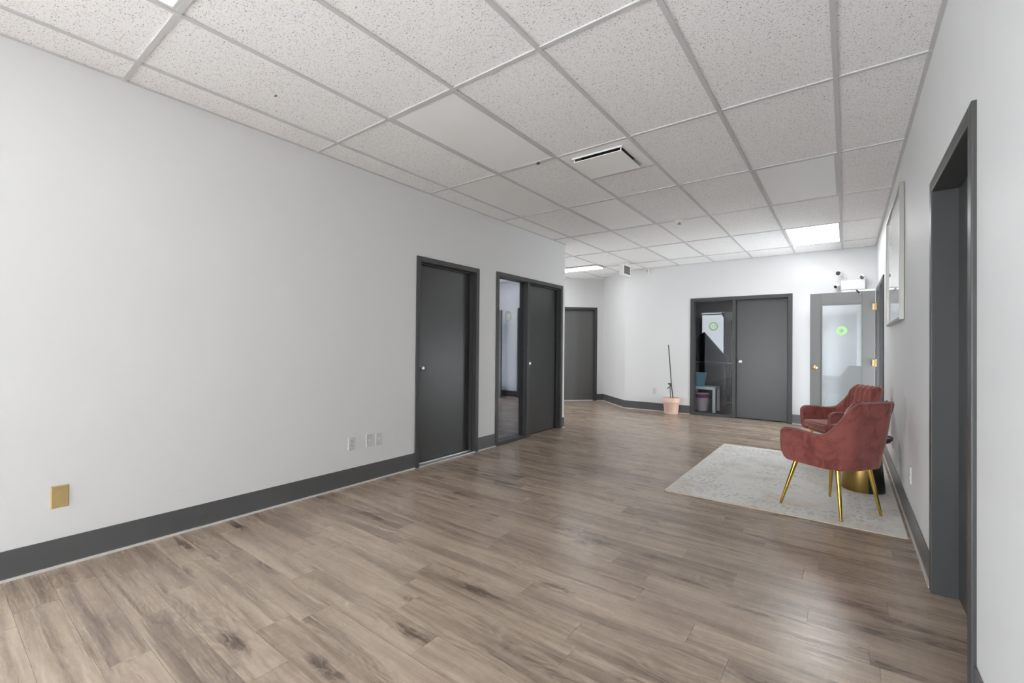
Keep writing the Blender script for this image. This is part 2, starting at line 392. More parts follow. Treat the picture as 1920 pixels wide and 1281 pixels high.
tag(MB().box(XL - WT, XR + WT, YB - WT, YB, 0, .06).box(XL - WT, XR + WT, YB - WT, YB, 1.36, H + .04).box(XL - WT, XL + .15, YB - WT, YB, .06, 1.36).box(-1.05, XR + WT, YB - WT, YB, .06, 1.36).build('wall_back', 'wall'), 'white wall behind the viewpoint', 'wall', kind='structure')
tag(box(P3[0] - WT, XL - WT, YE - WT, YE, 0, H + .04).build('wall_return', 'wall'), 'white return wall around the end of the left wall', 'wall', kind='structure')
q = WT / math.sqrt(2)
tag(MB().prism([P1, (P1[0] + q, P1[1] + q), (P2[0] + q, P2[1] + q), P2], 0, H + .04).build('wall_angled', 'wall'), 'narrow angled white wall between the recessed door and far wall', 'wall', kind='structure')
# diagonal wall with door 3, built in a local frame: x along wall from P3 to P2
LD = math.dist(P3, P2)
D3 = (LD - 0.155 - 0.98, LD - 0.155, 2.115)
wd = empty('wall_recess', (*P3, 0), PI / 4); tag(wd, 'white angled wall at the back left holding the lone grey door', 'wall', kind='structure')
bb = MB()
bb.box(-.2, D3[0] + e_, 0, WT, 0, H + .04); bb.box(D3[0] + e_, D3[1] - e_, 0, WT, D3[2] - e_, H + .04); bb.box(D3[1] - e_, LD, 0, WT, 0, H + .04)
bb.build('wall_panel', 'wall', wd)
tag(box(P3[0] - WT, P3[0], YE, P3[1] + .1, 0, H + .04).build('wall_passage', 'wall'), 'white end wall of the side passage', 'wall', kind='structure')

# ------------------------------------------------------------------ floor: planks across the room
RW, PL = 0.1525, 0.914
fl = MB()
for hs in (0,): fl.box(-6.6, XR + 1.4, YB - .2, 12.8, -0.08, -0.006)
floor = tag(fl.build('floor', 'dark_wood'), 'grey-brown wood plank floor running across the room', 'floor', kind='structure')
Y0 = 1.655 - RW * 70
fixed = {}
for ymid, xs in ((1.09, -1.915), (1.41, -1.65), (1.73, -.927), (1.88, -.365), (2.33, .075), (2.48, -.139), (2.78, .157), (2.93, -.184)):
    fixed[int((ymid - Y0) // RW)] = xs
cache = {}; nplank = 0
rest = MB(); seeds = []
row = 0
while Y0 + row * RW < P2[1] + .05:
    y0, y1 = Y0 + row * RW, Y0 + (row + 1) * RW
    off = fixed.get(row, ((row * 0.381966 + 0.23 * ((row * 7) % 5)) % 1.0) * PL)
    k0 = int(math.floor((-6.4 - off) / PL)); g = 0.0004
    for k in range(k0, k0 + 10):
        xa, xb = off + k * PL, off + (k + 1) * PL
        if xb < -6.4 or xa > XR + .12: continue
        for pc in pieces([(xa + g, y0 + g), (xb - g, y0 + g), (xb - g, y1 - g), (xa + g, y1 - g)], REGF):
            near = 0.15 < y0 < 6.6 and nplank < 290 and area(pc) > 4e-4
            if near:
                cx_, cy_ = (xa + xb) / 2, (y0 + y1) / 2
                full = len(pc) == 4 and abs(area(pc) - (PL - 2 * g) * (RW - 2 * g)) < 1e-6
                if full and 'p' in cache:
                    o = bpy.data.objects.new('plank', cache['p']); C.objects.link(o); o.parent = floor
                else:
                    o = MB().prism([(x - cx_, y - cy_) for x, y in pc], -0.0058, 0.0).build('plank', 'floor', floor)
                    if full: cache['p'] = o.data
                o.location = (cx_, cy_, 0); nplank += 1
            else:
                n0 = len(rest.v); rest.prism(pc, -0.0058, 0.0); seeds += [random.random()] * (len(rest.v) - n0)
    row += 1
ro = rest.build('planks', 'floor', floor); ro['kind'] = 'stuff'
at_ = ro.data.attributes.new('seed', 'FLOAT', 'POINT'); at_.data.foreach_set('value', seeds)

# ------------------------------------------------------------------ ceiling: lay-in grid
X0, G0 = -0.0534, 0.7311
ceil = tag(box(-6.6, XR + 1.4, YB - .2, 12.8, H + 0.10, H + 0.14).build('ceiling', 'tbar_edge'), 'white suspended ceiling of fissured tiles in a metal grid', 'ceiling', kind='structure')
LIT = {(-4, -1), (-1, 5)}
OFF = {(-4, 1), (-4, 3), (-1, 3), (-4, 5)}
FINE = {(-5, 2), (-3, 4)}
BW = 0.012
for k in range(-11, 1):
    xa = max(X0 + k * .61, -6.4); xb = X0 + (k + 1) * .61
    for r in range(-8, 8):
        ya, yb = G0 + r * 1.22, G0 + (r + 1) * 1.22
        if (k, r) == (-3, 2): ya = ya + 0.61
        b = MB()
        if not ((k, r) in LIT or (k, r) in OFF):
          for pc in pieces([(xa + .004, ya + .004), (xb - .004, ya + .004), (xb - .004, yb - .004), (xa + .004, yb - .004)]): b.prism(pc, H + 0.007, H + 0.022)
        if b.v:
            cx_ = sum(v[0] for v in b.v) / len(b.v); cy_ = sum(v[1] for v in b.v) / len(b.v)
            b.v = [(v[0] - cx_, v[1] - cy_, v[2]) for v in b.v]
            o = b.build('ceiling_tile', 'tile_fine' if (k, r) in FINE else 'tile', ceil); o.location = (cx_, cy_, 0)
        if r < 7:
            b = MB()
            for pc in pieces([(xa + BW, yb - BW), (xb - BW, yb - BW), (xb - BW, yb + BW), (xa + BW, yb + BW)]): b.prism(pc, H, H + 0.03)
            if b.v: b.build('cross_tee', 'tbar', ceil)
    b = MB(); xr = X0 + k * .61
    for pc in pieces([(xr - BW, YB), (xr + BW, YB), (xr + BW, 10.5), (xr - BW, 10.5)]): b.prism(pc, H - 0.001, H + 0.03)
    if b.v: b.build('main_tee', 'tbar', ceil)
box(X0 - 3 * .61 + BW, X0 - 2 * .61 - BW, G0 + 2.44 + .61 - BW, G0 + 2.44 + .61 + BW, H, H + .03).build('cross_tee', 'tbar', ceil)
for (x0, x1, y0, y1) in ((XL, XL + .02, YB, YE), (XR - .02, XR, YB, YF), (P1[0], XR - .02, YF - .02, YF), (P3[0], XL - .001, YE, YE + .02)):
    box(x0, x1, y0, y1, H + .001, H + .006).build('wall_angle', 'tbar', ceil)

# ceiling lights
LBL = {(-4, -1): 'lit ceiling light panel clipped at the top left picture corner', (-1, 5): 'glowing white ceiling light panel near the far right corner',
       (-4, -3): 'lit ceiling light panel behind the viewpoint on the left', (-1, -3): 'lit ceiling light panel behind the viewpoint on the right',
       (-1, -1): 'lit ceiling light panel overhead behind the viewpoint',
       (-4, 1): 'large unlit flat ceiling light panel nearest the viewer, before the air vent', (-4, 3): 'unlit ceiling light panel just beyond the air vent',
       (-1, 3): 'unlit ceiling light panel in front of the glowing one, right side', (-4, 5): 'farthest small unlit ceiling light panel near the hanging sign box'}
for (k, r) in sorted(LIT | OFF):
    xa, ya = X0 + k * .61, G0 + r * 1.22
    t = empty('ceiling_light', (xa + .305, ya + .61, H)); tag(t, LBL[(k, r)], 'ceiling light', 'recessed ceiling light panels')
    a, b_ = .305 - .012, .61 - .012
    fr = MB()
    for (x0, x1, y0, y1) in ((-a, a, -b_, -b_ + .018), (-a, a, b_ - .018, b_), (-a, -a + .018, -b_ + .018, b_ - .018), (a - .018, a, -b_ + .018, b_ - .018)): fr.box(x0, x1, y0, y1, .001, .03)
    fr.build('light_frame', 'tbar', t)
    box(-a + .018, a - .018, -b_ + .018, b_ - .018, .005, .012).build('diffuser', ('lit_far' if r == 5 else 'lit') if (k, r) in LIT else 'diffuser', t)
t = empty('ceiling_light', (-4.32, 7.89, H)); tag(t, 'narrow lit strip light in the side passage ceiling', 'ceiling light')
box(-.61, .61, -.15, .15, -.022, -.001).build('light_frame', 'tbar', t); box(-.595, .595, -.135, .135, -.034, -.022).build('diffuser', 'lit_far', t)

# air vent
t = empty('air_vent', (X0 - 2.5 * .61, G0 + 2.44 + .305, H)); tag(t, 'square white ceiling air vent with a dropped centre plate', 'air vent')
fr = MB(); a, o_ = .293, .215
for (x0, x1, y0, y1) in ((-a, a, -a, -o_), (-a, a, o_, a), (-a, -o_, -o_, o_), (o_, a, -o_, o_)): fr.box(x0, x1, y0, y1, .001, .006)
fr.build('vent_frame', 'diffuser', t, bevel=.002)
lip = MB()
for (x0, x1, y0, y1) in ((-o_, o_, -o_, -o_ + .006), (-o_, o_, o_ - .006, o_), (-o_, -o_ + .006, -o_ + .006, o_ - .006), (o_ - .006, o_, -o_ + .006, o_ - .006)): lip.box(x0, x1, y0, y1, -.010, .05)
lip.build('vent_collar', 'white_plastic', t)
box(-o_, o_, -o_, o_, .05, .06).build('vent_duct', 'black', t)
pl = box(-.205, .205, -.205, .205, -.034, -.028).build('centre_plate', 'diffuser', t, bevel=.002)
MB().lathe([(.0005, -.0375), (.03, -.0372), (.045, -.034)], 24).build('plate_dimple', 'diffuser', pl, smooth=True)
for sx in (-1, 1):
    for sy in (-1, 1): box(sx * .2 - .004, sx * .2 + .004, sy * .2 - .004, sy * .2 + .004, -.03, .03).build('plate_post', 'white_plastic', t)
# sprinkler head
t = empty('sprinkler', (-1.615, 5.62, H)); tag(t, 'small white sprinkler head on the ceiling grid', 'sprinkler')
MB().lathe([(.052, 0), (.05, -.008), (.036, -.020), (.030, -.024)], 28).build('escutcheon', 'white_plastic', t, smooth=True)
MB().lathe([(.012, -.024), (.012, -.040), (.022, -.042), (.022, -.046), (.006, -.048)], 20).build('sprinkler_head', 'frame_silver', t, smooth=True)
# small dark chips in the tiles
for (x, y, rz, lab) in ((-2.83, 1.35, .5, 'small dark chip in a ceiling tile near the left wall'), (-0.012, 2.42, .2, 'small dark chip in a ceiling tile near the right wall')):
    tag(MB().prism([(x - .012, y - .004), (x + .012, y - .002), (x + .006, y + .006), (x - .008, y + .005)], H + .004, H + .0069).build('tile_chip', 'black'), lab, 'chip')
t = MB().prism([(-2.07, 3.155), (-2.045, 3.155), (-2.045, 3.165), (-2.07, 3.165)], H - .016, H + .002).build('ceiling_clip', 'black'); tag(t, 'tiny dark clip hanging from the ceiling grid beside the vent', 'clip')

# ------------------------------------------------------------------ baseboards
BH = 0.155
def base_seg(side, a, b, n, label):          # a,b floor points on the wall, n inward normal
    av, bv, nv = Vector((*a, 0)), Vector((*b, 0)), Vector((*n, 0)).normalized()
    def slab(th, z0, z1, o0=0.0):
        p = [av + nv * o0, bv + nv * o0, bv + nv * th, av + nv * th]
        return MB().prism([(v.x, v.y) for v in p], z0, z1)
    o = slab(.007, .0, BH, 0.0005).build('baseboard_' + side, 'base', bevel=.002)
    tag(o, label, 'baseboard', 'grey vinyl baseboards', 'structure')
    slab(.017, .0005, .013, .0072).build('shoe_strip', 'shoe', o)
base_seg('left', (XL, YB), (XL, D1[0]), (1, 0), 'long grey baseboard under the outlets on the left wall')
base_seg('left', (XL, D1[1]), (XL, D2[0]), (1, 0), 'short grey baseboard between the two left doors')
base_seg('left', (XL, D2[1]), (XL, YE), (1, 0), 'tiny grey baseboard at the left wall end')
base_seg('return', (P3[0], YE), (XL, YE), (0, 1), 'grey baseboard round the corner of the side passage')
base_seg('far', (P1[0], YF), (D4[0], YF), (0, -1), 'grey baseboard behind the clay pot')
base_seg('far', (D4[1], YF), (XR, YF), (0, -1), 'grey baseboard right of the far sidelight door')
base_seg('angled', P2, P1, (-1, -1), 'grey baseboard on the narrow angled wall')
base_seg('right', (XR, YB), (XR, D6[0]), (-1, 0), 'grey baseboard at the lower right picture corner')
base_seg('right', (XR, D6[1]), (XR, D5[0]), (-1, 0), 'long grey baseboard on the right wall behind the rug')
base_seg('right', (XR, D5[1]), (XR, YF), (-1, 0), 'short grey baseboard behind the open glass door')
d45 = (math.sqrt(.5), math.sqrt(.5))
def onD(u): return (P3[0] + d45[0] * u, P3[1] + d45[1] * u)
base_seg('recess', onD(0), onD(D3[0]), (1, -1), 'grey baseboard left of the lone recessed door')
base_seg('recess', onD(D3[1]), onD(LD), (1, -1), 'short grey baseboard right of the lone recessed door')

# ------------------------------------------------------------------ doors (local: x along wall, y into wall, z up)
def knob(parent, x, y, z, mat):               # axis towards -y
    m4 = Matrix.Translation((x, y, z)) @ Matrix.Rotation(PI / 2, 4, 'X')
    MB().lathe([(.033, 0), (.033, .004), (.028, .009), (.012, .011), (.0105, .032), (.016, .038), (.0255, .046), (.0275, .054), (.0255, .063), (.018, .069), (.006, .071)], 24, m4).build('knob', mat, parent, smooth=True)
def frame(t, Wd, Ht, fw=0.052, depth=0.155, rec=0.085, mull=None, proud=.014, mat='trim', stop=True):
    f_ = -proud
    for (x0, x1, nm) in ((0, fw, 'jamb'), (Wd - fw, Wd, 'jamb')):
        j = MB(); j.box(x0, x1, f_, depth - proud, 0, Ht)
        inner = (x1, x1 + .014) if x0 == 0 else (x0 - .014, x0)
        if stop and not (mull and x0 == 0): j.box(inner[0], inner[1], rec - .045, rec - .003, 0.002, Ht - fw)
        j.build(nm, mat, t, bevel=.004)
    h = MB(); h.box(fw, Wd - fw, f_, depth - proud, Ht - fw, Ht)
    if stop: h.box(fw if not mull else mull[1], Wd - fw, rec - .045, rec - .003, Ht - fw - .014, Ht - fw)
    h.build('head', mat, t, bevel=.004)
    if mull:
        mb = MB().box(mull[0], mull[1], f_, depth - proud, 0, Ht - fw)
        mb.build('mullion', mat, t, bevel=.004)
def leaf(t, x0, x1, y, z1, kx, mat='leaf', z0=.012, kmat='chrome', kz=.985):
    o = box(x0 + .003, x1 - .003, y, y + .044, z0, z1 - .003).build('door_leaf', mat, t, bevel=.002)
    if kx is not None: knob(o, kx, y, kz, kmat)
    return o
def ring_decal(parent, x, y, z, r, mat='green', inner='green_pale'):     # faces -y
    m4 = Matrix.Translation((x, y, z)) @ Matrix.Rotation(PI / 2, 4, 'X')
    b = MB(); n = 36; vs = []; fs = []
    for rr in (r, r * .66):
        for k in range(n): vs.append(m4 @ Vector((rr * math.cos(2 * PI * k / n), rr * math.sin(2 * PI * k / n), .0006)))
    for k in range(n): fs.append((k, (k + 1) % n, n + (k + 1) % n, n + k))
    ring = b.add(vs, fs).build('logo_ring', mat, parent)
    b = MB()
    for sx, w_ in ((-.26, .10), (.10, .10)):
        b.box(x + r * (sx), x + r * (sx + w_), y - .0009, y - .0004, z - r * .34, z + r * .34)
    b.box(x + r * .2, x + r * .42, y - .0009, y - .0004, z - r * .05, z + r * .34)
    b.build('logo_mark', inner, parent)

# door 1 : left wall, plain
d = empty('door_1', (XL, D1[0], 0), PI / 2); tag(d, 'dark grey flush door nearest on the left wall', 'door', kind='structure')
Wd = D1[1] - D1[0]; frame(d, Wd, D1[2], rec=.09); leaf(d, .052, Wd - .052, .09, D1[2] - .052, .052 + .075, z0=.022)
th = MB(); th.box(.052, Wd - .052, -.016, .10, 0.0005, .012); th.box(.052, Wd - .052, .05, .088, .012, .020); th.build('threshold', 'alu', d, bevel=.002)
# door 2 : left wall with sidelight
d = empty('door_2', (XL, D2[0], 0), PI / 2); tag(d, 'dark grey door with narrow mirrored sidelight on the left wall', 'door', kind='structure')
Wd = D2[1] - D2[0]; frame(d, Wd, D2[2], mull=(.670, .714), rec=.075); leaf(d, .714, Wd - .052, .075, D2[2] - .052, .714 + .06)
box(.052, .670, -.012, .12, 0.0005, .042).build('sill_rail', 'trim', d, bevel=.003)
pn = box(.052, .670, .055, .060, .042, D2[2] - .052).build('sidelight_pane', 'glass_film', d)
ring_decal(pn, .33, .055, 1.60, .068, 'green_pale', 'white_plastic')
# door 3 : angled recess wall
d = empty('door_3', (*onD(D3[0]), 0), PI / 4); tag(d, 'lone olive-grey flush door in the recess at the back left', 'door', kind='structure')
Wd = D3[1] - D3[0]; frame(d, Wd, D3[2], rec=.07, fw=.055); leaf(d, .055, Wd - .055, .07, D3[2] - .055, .055 + .07, 'leaf_light')
# door 4 : far wall with sidelight
d = empty('door_4', (D4[0], YF, 0), 0); tag(d, 'grey door with dark glass sidelight in the far wall', 'door', kind='structure')
Wd = D4[1] - D4[0]; frame(d, Wd, D4[2], mull=(.70, .752), rec=.075, fw=.062); leaf(d, .752, Wd - .062, .075, D4[2] - .062, .752 + .055, 'leaf')
box(.062, .70, -.012, .12, 0.0005, .045).build('sill_rail', 'trim', d, bevel=.003)
pn = box(.062, .70, .055, .060, .045, D4[2] - .062).build('sidelight_pane', 'glass', d)
ring_decal(pn, -1.905 - D4[0], .055, 1.612, .08)
# door 6 : right wall near the viewer
d = empty('door_6', (XR, D6[1], 0), -PI / 2); tag(d, 'dark grey door with deep frame at the right picture edge', 'door', kind='structure')
Wd = D6[1] - D6[0]; frame(d, Wd, D6[2], rec=.085, fw=.06, stop=False); leaf(d, .06, Wd - .06, .085, D6[2] - .06, Wd - .06 - .07)
# door 5 : entrance in the right wall, glass leaf open against the far wall
d = empty('door_5', (XR, D5[1], 0), -PI / 2); tag(d, 'grey framed glass door standing open beside the far right corner', 'door', kind='structure')
Wd = D5[1] - D5[0]; frame(d, Wd, D5[2], mull=(.86, .92), rec=.075, fw=.055)
box(.92, Wd - .055, .05, .056, .04, D5[2] - .055).build('sidelight_pane', 'glass', d)
box(.92, Wd - .055, -.012, .12, .0005, .04).build('sill_rail', 'trim', d)
# leaf in world-aligned axes: use an empty-free part, its coordinates turned into the door's frame
def W2D(b):                                      # world coords -> door_5 local coords
    mi = (Matrix.Translation((XR, D5[1], 0)) @ Matrix.Rotation(-PI / 2, 4, 'Z')).inverted()
    b.v = [tuple(mi @ Vector(v)) for v in b.v]; return b
LX0, LX1, LY0, LY1, LZ = -.447, .325, 8.375, 8.419, 2.066
gx0, gx1, gz0, gz1 = -.305, .183, .27, 1.893
b = MB(); b.box(LX0, gx0, LY0, LY1, .012, LZ); b.box(gx1, LX1, LY0, LY1, .012, LZ); b.box(gx0, gx1, LY0, LY1, .012, gz0); b.box(gx0, gx1, LY0, LY1, gz1, LZ)
lf = W2D(b).build('door_leaf', 'leaf_light', d, bevel=.002)
b = MB()
for (x0, x1, z0, z1) in ((gx0, gx0 + .012, gz0, gz1), (gx1 - .012, gx1, gz0, gz1), (gx0 + .012, gx1 - .012, gz0, gz0 + .012), (gx0 + .012, gx1 - .012, gz1 - .012, gz1)):
    b.box(x0, x1, LY0 - .006, LY1 + .006, z0, z1)
W2D(b).build('glazing_bead', 'leaf_light', lf)
gp = W2D(box(gx0 + .012, gx1 - .012, 8.394, 8.400, gz0 + .012, gz1 - .012)).build('door_glass', 'glass', lf)
n = 40; vs = []; b = MB()
for rr in (.068, .026):
    for k in range(n): vs.append((-.060 + rr * math.cos(2 * PI * k / n), 8.3932, 1.497 + rr * math.sin(2 * PI * k / n)))
b.add(vs, [(k, (k + 1) % n, n + (k + 1) % n, n + k) for k in range(n)]); W2D(b).build('logo_ring', 'green', lf)
b = MB(); b.lathe([(.033, 0), (.033, .004), (.028, .009), (.012, .011), (.0105, .032), (.016, .038), (.0255, .046), (.0275, .054), (.0255, .063), (.018, .069), (.006, .071)], 24, Matrix.Translation((-.385, LY0, .938)) @ Matrix.Rotation(PI / 2, 4, 'X'))
W2D(b).build('knob', 'brass', lf, smooth=True)
for hz in (1.84, 1.03, .25):
    b = MB(); b.tube([(XR - .022, LY0 - .006, hz - .05), (XR - .022, LY0 - .006, hz + .05)], .009, 10); b.box(XR - .058, XR - .020, LY0 - .003, LY0 - .0005, hz - .045, hz + .045); b.box(XR - .021, XR - .0145, LY0 - .050, LY0 - .012, hz - .045, hz + .045)
    W2D(b).build('hinge', 'hinge', d)
b = MB(); b.box(-.06, .33, 8.38, 8.41, 2.070, 2.094); W2D(b).build('closer_track', 'white_plastic', lf)
b = MB(); b.tube([(.115, 8.37, 2.085), (.155, 8.30, 2.030)], .011, 10); W2D(b).build('closer_arm', 'black', lf)
# vestibule behind the entrance
b = MB(); xv0, xv1, yv0, yv1 = XR + WT, XR + 1.25, 6.3, 8.9
b.box(xv1, xv1 + .08, yv0, yv1, 0, H); b.box(xv0, xv1, yv0 - .08, yv0, 0, H); b.box(xv0, xv1, yv1, yv1 + .08, 0, H)
tag(b.build('wall_entry', 'wall'), 'white walls of the entry space beyond the open door', 'wall', kind='structure')

box(xv1 - .02, xv1 - .001, 6.5, 8.8, .06, 1.3).build('entry_glazing', 'day_entry', bpy.data.objects['wall_entry'])  # added glowing panel, out of view, brightens the far end through the doorway
# rooms behind the sidelights
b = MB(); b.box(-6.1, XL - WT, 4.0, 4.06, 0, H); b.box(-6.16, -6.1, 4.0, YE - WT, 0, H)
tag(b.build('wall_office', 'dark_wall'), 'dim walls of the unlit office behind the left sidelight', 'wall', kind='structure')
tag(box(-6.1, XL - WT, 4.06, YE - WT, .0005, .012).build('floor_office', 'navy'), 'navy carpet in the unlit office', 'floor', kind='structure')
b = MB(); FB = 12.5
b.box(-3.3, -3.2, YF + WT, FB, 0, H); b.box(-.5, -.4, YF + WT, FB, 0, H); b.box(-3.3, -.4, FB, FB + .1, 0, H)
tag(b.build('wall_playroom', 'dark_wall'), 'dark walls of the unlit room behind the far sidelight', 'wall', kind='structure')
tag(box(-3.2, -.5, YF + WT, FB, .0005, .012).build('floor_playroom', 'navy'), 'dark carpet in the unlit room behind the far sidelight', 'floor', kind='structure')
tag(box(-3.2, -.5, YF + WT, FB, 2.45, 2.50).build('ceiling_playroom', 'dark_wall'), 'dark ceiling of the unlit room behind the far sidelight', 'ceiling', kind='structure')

# things seen through the far sidelight
t = empty('window_1', (-2.735, FB, 0)); tag(t, 'bright window with a white blind inside the dark far room', 'window', kind='structure')
box(-.255, .255, -.012, -.006, 1.0, 2.07).build('blind', 'blind', t)
b = MB()
for (x0, x1, z0, z1) in ((-.275, -.255, .95, 2.14), (.255, .275, .95, 2.14), (-.255, .255, 2.12, 2.14), (-.255, .255, .95, .97)): b.box(x0, x1, -.03, -.001, z0, z1)
b.build('window_frame', 'white_plastic', t)
box(-.25, .25, -.05, -.03, 2.10, 2.12).build('blind_rail', 'blind', t)
for i, (x0, x1, z0, z1) in enumerate(((-.20, -.12, .70, .76), (-.075, .02, .70, .79), (.055, .20, .70, .83), (.235, .262, .70, .84))):
    box(x0, x1, -.02, -.002, z0 - .05, z1 - .05).build('window_pane', 'sky_pane', t)
def ray_at(px, py, y):
    dv = _fw + _rt * ((px - CX) / F) + _up * ((CY - py) / F); k = y / dv.y; return (dv.x * k, CAMZ + dv.z * k)
pts = [(-2.98, 1.28), (-2.78, 1.55), (-2.70, 1.60), (-2.22, 1.01), (-2.22, .012), (-2.98, .012)]
bm_ = MB(); n = len(pts); vs = [(x, 11.45, z) for x, z in pts] + [(x, 11.51, z) for x, z in pts]
bm_.add(vs, [tuple(range(n)), tuple(range(n, 2 * n))[::-1]] + [(i, (i + 1) % n, (i + 1) % n + n, i + n) for i in range(n)])
tag(bm_.build('leaning_board', 'black'), 'black slanted board before the bright blind in the dark room', 'board')
t = empty('floor_lamp', (-1.99, 10.8, .012)); tag(t, 'floor lamp with grey bowl and side shade in the dark room', 'lamp')
MB().lathe([(.14, 0), (.14, .02), (.02, .03)], 24).build('lamp_base', 'black', t); MB().lathe([(.012, .03), (.012, 1.85)], 12).build('pole', 'black', t)
MB().lathe([(.07, 1.82), (.12, 1.85), (.17, 1.90), (.205, 1.98), (.20, 1.985), (.16, 1.91), (.06, 1.84)], 32, cap=False).build('lamp_bowl', 'shade', t, smooth=True)
m4 = Matrix.Translation((.10, -.02, 1.38)) @ Matrix.Rotation(math.radians(40), 4, 'Y')
MB().lathe([(.02, .10), (.06, .08), (.11, 0), (.105, 0), (.05, .07)], 24, m4).build('reading_shade', 'shade', t, smooth=True)
MB().tube([(0, 0, 1.30), (.05, -.01, 1.42), (.13, -.02, 1.47)], .008, 8).build('lamp_arm', 'black', t)
t = empty('side_table', (-2.165, 9.28, .012)); tag(t, 'small white square table behind the far sidelight glass', 'table')
box(-.225, .225, -.20, .20, .425, .475).build('table_top', 'white_table', t, bevel=.003)
for sx in (-1, 1):
    for sy in (-1, 1): box(sx * .20 - .025, sx * .20 + .025, sy * .175 - .025, sy * .175 + .025, 0, .425).build('leg', 'white_table', t)
t = empty('bucket', (-2.26, 9.22, .487)); tag(t, 'blue plastic bucket on the small white table', 'bucket')
MB().lathe([(.095, .001), (.13, .24), (.142, .243), (.142, .258), (.126, .258), (.09, .012)], 32, cap=False).build('bucket_body', 'bucket', t, smooth=True)
MB().lathe([(.0005, .001), (.094, .0011), (.094, .006), (.0005, .0065)], 32).build('bucket_bottom', 'bucket', t)
t = empty('waste_bin', (-2.22, 9.28, .012)); tag(t, 'pale pink waste bin with purple bag under the white table', 'waste bin')
MB().lathe([(.105, 0), (.128, .27), (.132, .34), (.128, .345)], 32).build('bin_body', 'pinkbin', t, smooth=True)
MB().lathe([(.1315, .255), (.138, .27), (.136, .295), (.139, .31), (.1335, .32)], 32, cap=False).build('bin_bag', 'purple', t, smooth=True)
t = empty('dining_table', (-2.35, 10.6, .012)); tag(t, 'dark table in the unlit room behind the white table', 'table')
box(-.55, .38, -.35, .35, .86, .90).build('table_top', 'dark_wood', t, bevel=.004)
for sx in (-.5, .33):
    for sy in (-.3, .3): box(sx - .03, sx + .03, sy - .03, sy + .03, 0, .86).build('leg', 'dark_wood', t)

# added glowing window behind the viewpoint, unseen, evens out the room light
t = empty('window_2', (XL + .15, YB, 0)); tag(t, 'wide daylit window in the wall behind the viewpoint', 'window', kind='structure')
ww = (-1.05 - XL - .15) / 3
for i in range(3):
    fr = MB(); x0, x1 = i * ww, (i + 1) * ww
    for (a, b_, z0, z1) in ((x0, x0 + .04, .06, 1.36), (x1 - .04, x1, .06, 1.36), (x0 + .04, x1 - .04, .06, .10), (x0 + .04, x1 - .04, 1.32, 1.36)): fr.box(a, b_, -.10, -.02, z0, z1)
    fr.build('window_frame', 'trim', t)
    box(x0 + .04, x1 - .04, -.07, -.06, .10, 1.32).build('window_pane', 'day', t)
t = empty('window_4', (XL, -7.6, 0), PI / 2); tag(t, 'wide daylit window in the left wall behind the viewpoint', 'window', kind='structure')  # added out of view to brighten the right wall and ceiling
for i in range(5):
    fr = MB(); x0, x1 = i * 1.1, i * 1.1 + 1.1
    for (a, b_, z0, z1) in ((x0, x0 + .04, .2, 1.5), (x1 - .04, x1, .2, 1.5), (x0 + .04, x1 - .04, .2, .24), (x0 + .04, x1 - .04, 1.46, 1.5)): fr.box(a, b_, -.03, -.001, z0, z1)
    fr.build('window_frame', 'trim', t); box(x0 + .04, x1 - .04, -.02, -.002, .24, 1.46).build('window_pane', 'day_side', t)
t = empty('window_3', (P3[0], YE + .15, 0), PI / 2); tag(t, 'daylit window at the hidden end of the side passage', 'window', kind='structure')  # added out of view to brighten the far end from the passage
for (a, b_, z0, z1) in ((0, .04, .1, 1.3), (1.36, 1.40, .1, 1.3), (.04, 1.36, .1, .14), (.04, 1.36, 1.26, 1.3)): box(a, b_, -.03, -.001, z0, z1).build('window_frame', 'trim', t)
box(.04, 1.36, -.02, -.002, .14, 1.26).build('window_pane', 'day_passage', t)
# ------------------------------------------------------------------ wall plates (local x along wall, y into wall)
def plate(name, loc, rz, wd, ht, mat, label, cat, kind=None, group=None):
    t = empty(name, loc, rz); tag(t, label, cat, group)
    MB().add([(-wd / 2, 0, -ht / 2), (wd / 2, 0, -ht / 2), (wd / 2, 0, ht / 2), (-wd / 2, 0, ht / 2),
              (-wd / 2 + .005, -.007, -ht / 2 + .005), (wd / 2 - .005, -.007, -ht / 2 + .005), (wd / 2 - .005, -.007, ht / 2 - .005), (-wd / 2 + .005, -.007, ht / 2 - .005)],
             [(0, 3, 2, 1), (4, 5, 6, 7), (0, 1, 5, 4), (1, 2, 6, 5), (2, 3, 7, 6), (3, 0, 4, 7)]).build('cover', mat, t)
    if kind == 'outlet':
        for sz in (-1, 1):
            f_ = MB().prism([(.017 * math.cos(a), max(-.013, min(.013, .017 * math.sin(a)))) for a in [2 * PI * k / 20 for k in range(20)]], 0, .0025)
            f_.v = [(v[0], -.007 - v[2], v[1] + sz * .020) for v in f_.v]; fo = f_.build('receptacle', mat, t)
            s_ = MB()
            for sx in (-.006, .006): s_.box(sx - .0012, sx + .0012, -.0103, -.0096, sz * .020 - .002, sz * .020 + .006)
            s_.box(-.0025, .0025, -.0103, -.0096, sz * .020 - .009, sz * .020 - .005); s_.build('slots', 'black', fo)
    elif kind == 'screw':
        for z in ((-.030, .030) if ht > .09 else (0,)):
            MB().lathe([(.0035, .007), (.003, .0085)], 10, Matrix.Translation((0, 0, z)) @ Matrix.Rotation(PI / 2, 4, 'X')).build('screw', 'white_plastic', t)
    elif kind == 'jack':
        box(-.007, .007, -.010, -.0065, -.008, .008).build('jack', 'white_plastic', t)
        MB().lathe([(.0035, .007), (.003, .0085)], 10, Matrix.Translation((0, 0, -.03)) @ Matrix.Rotation(PI / 2, 4, 'X')).build('screw', 'white_plastic', t)
    return t
plate('wall_plate', (XL, .491, .381), PI / 2, .074, .122, 'brass_plate', 'brass coloured blank cover plate low on the left wall', 'wall plate')
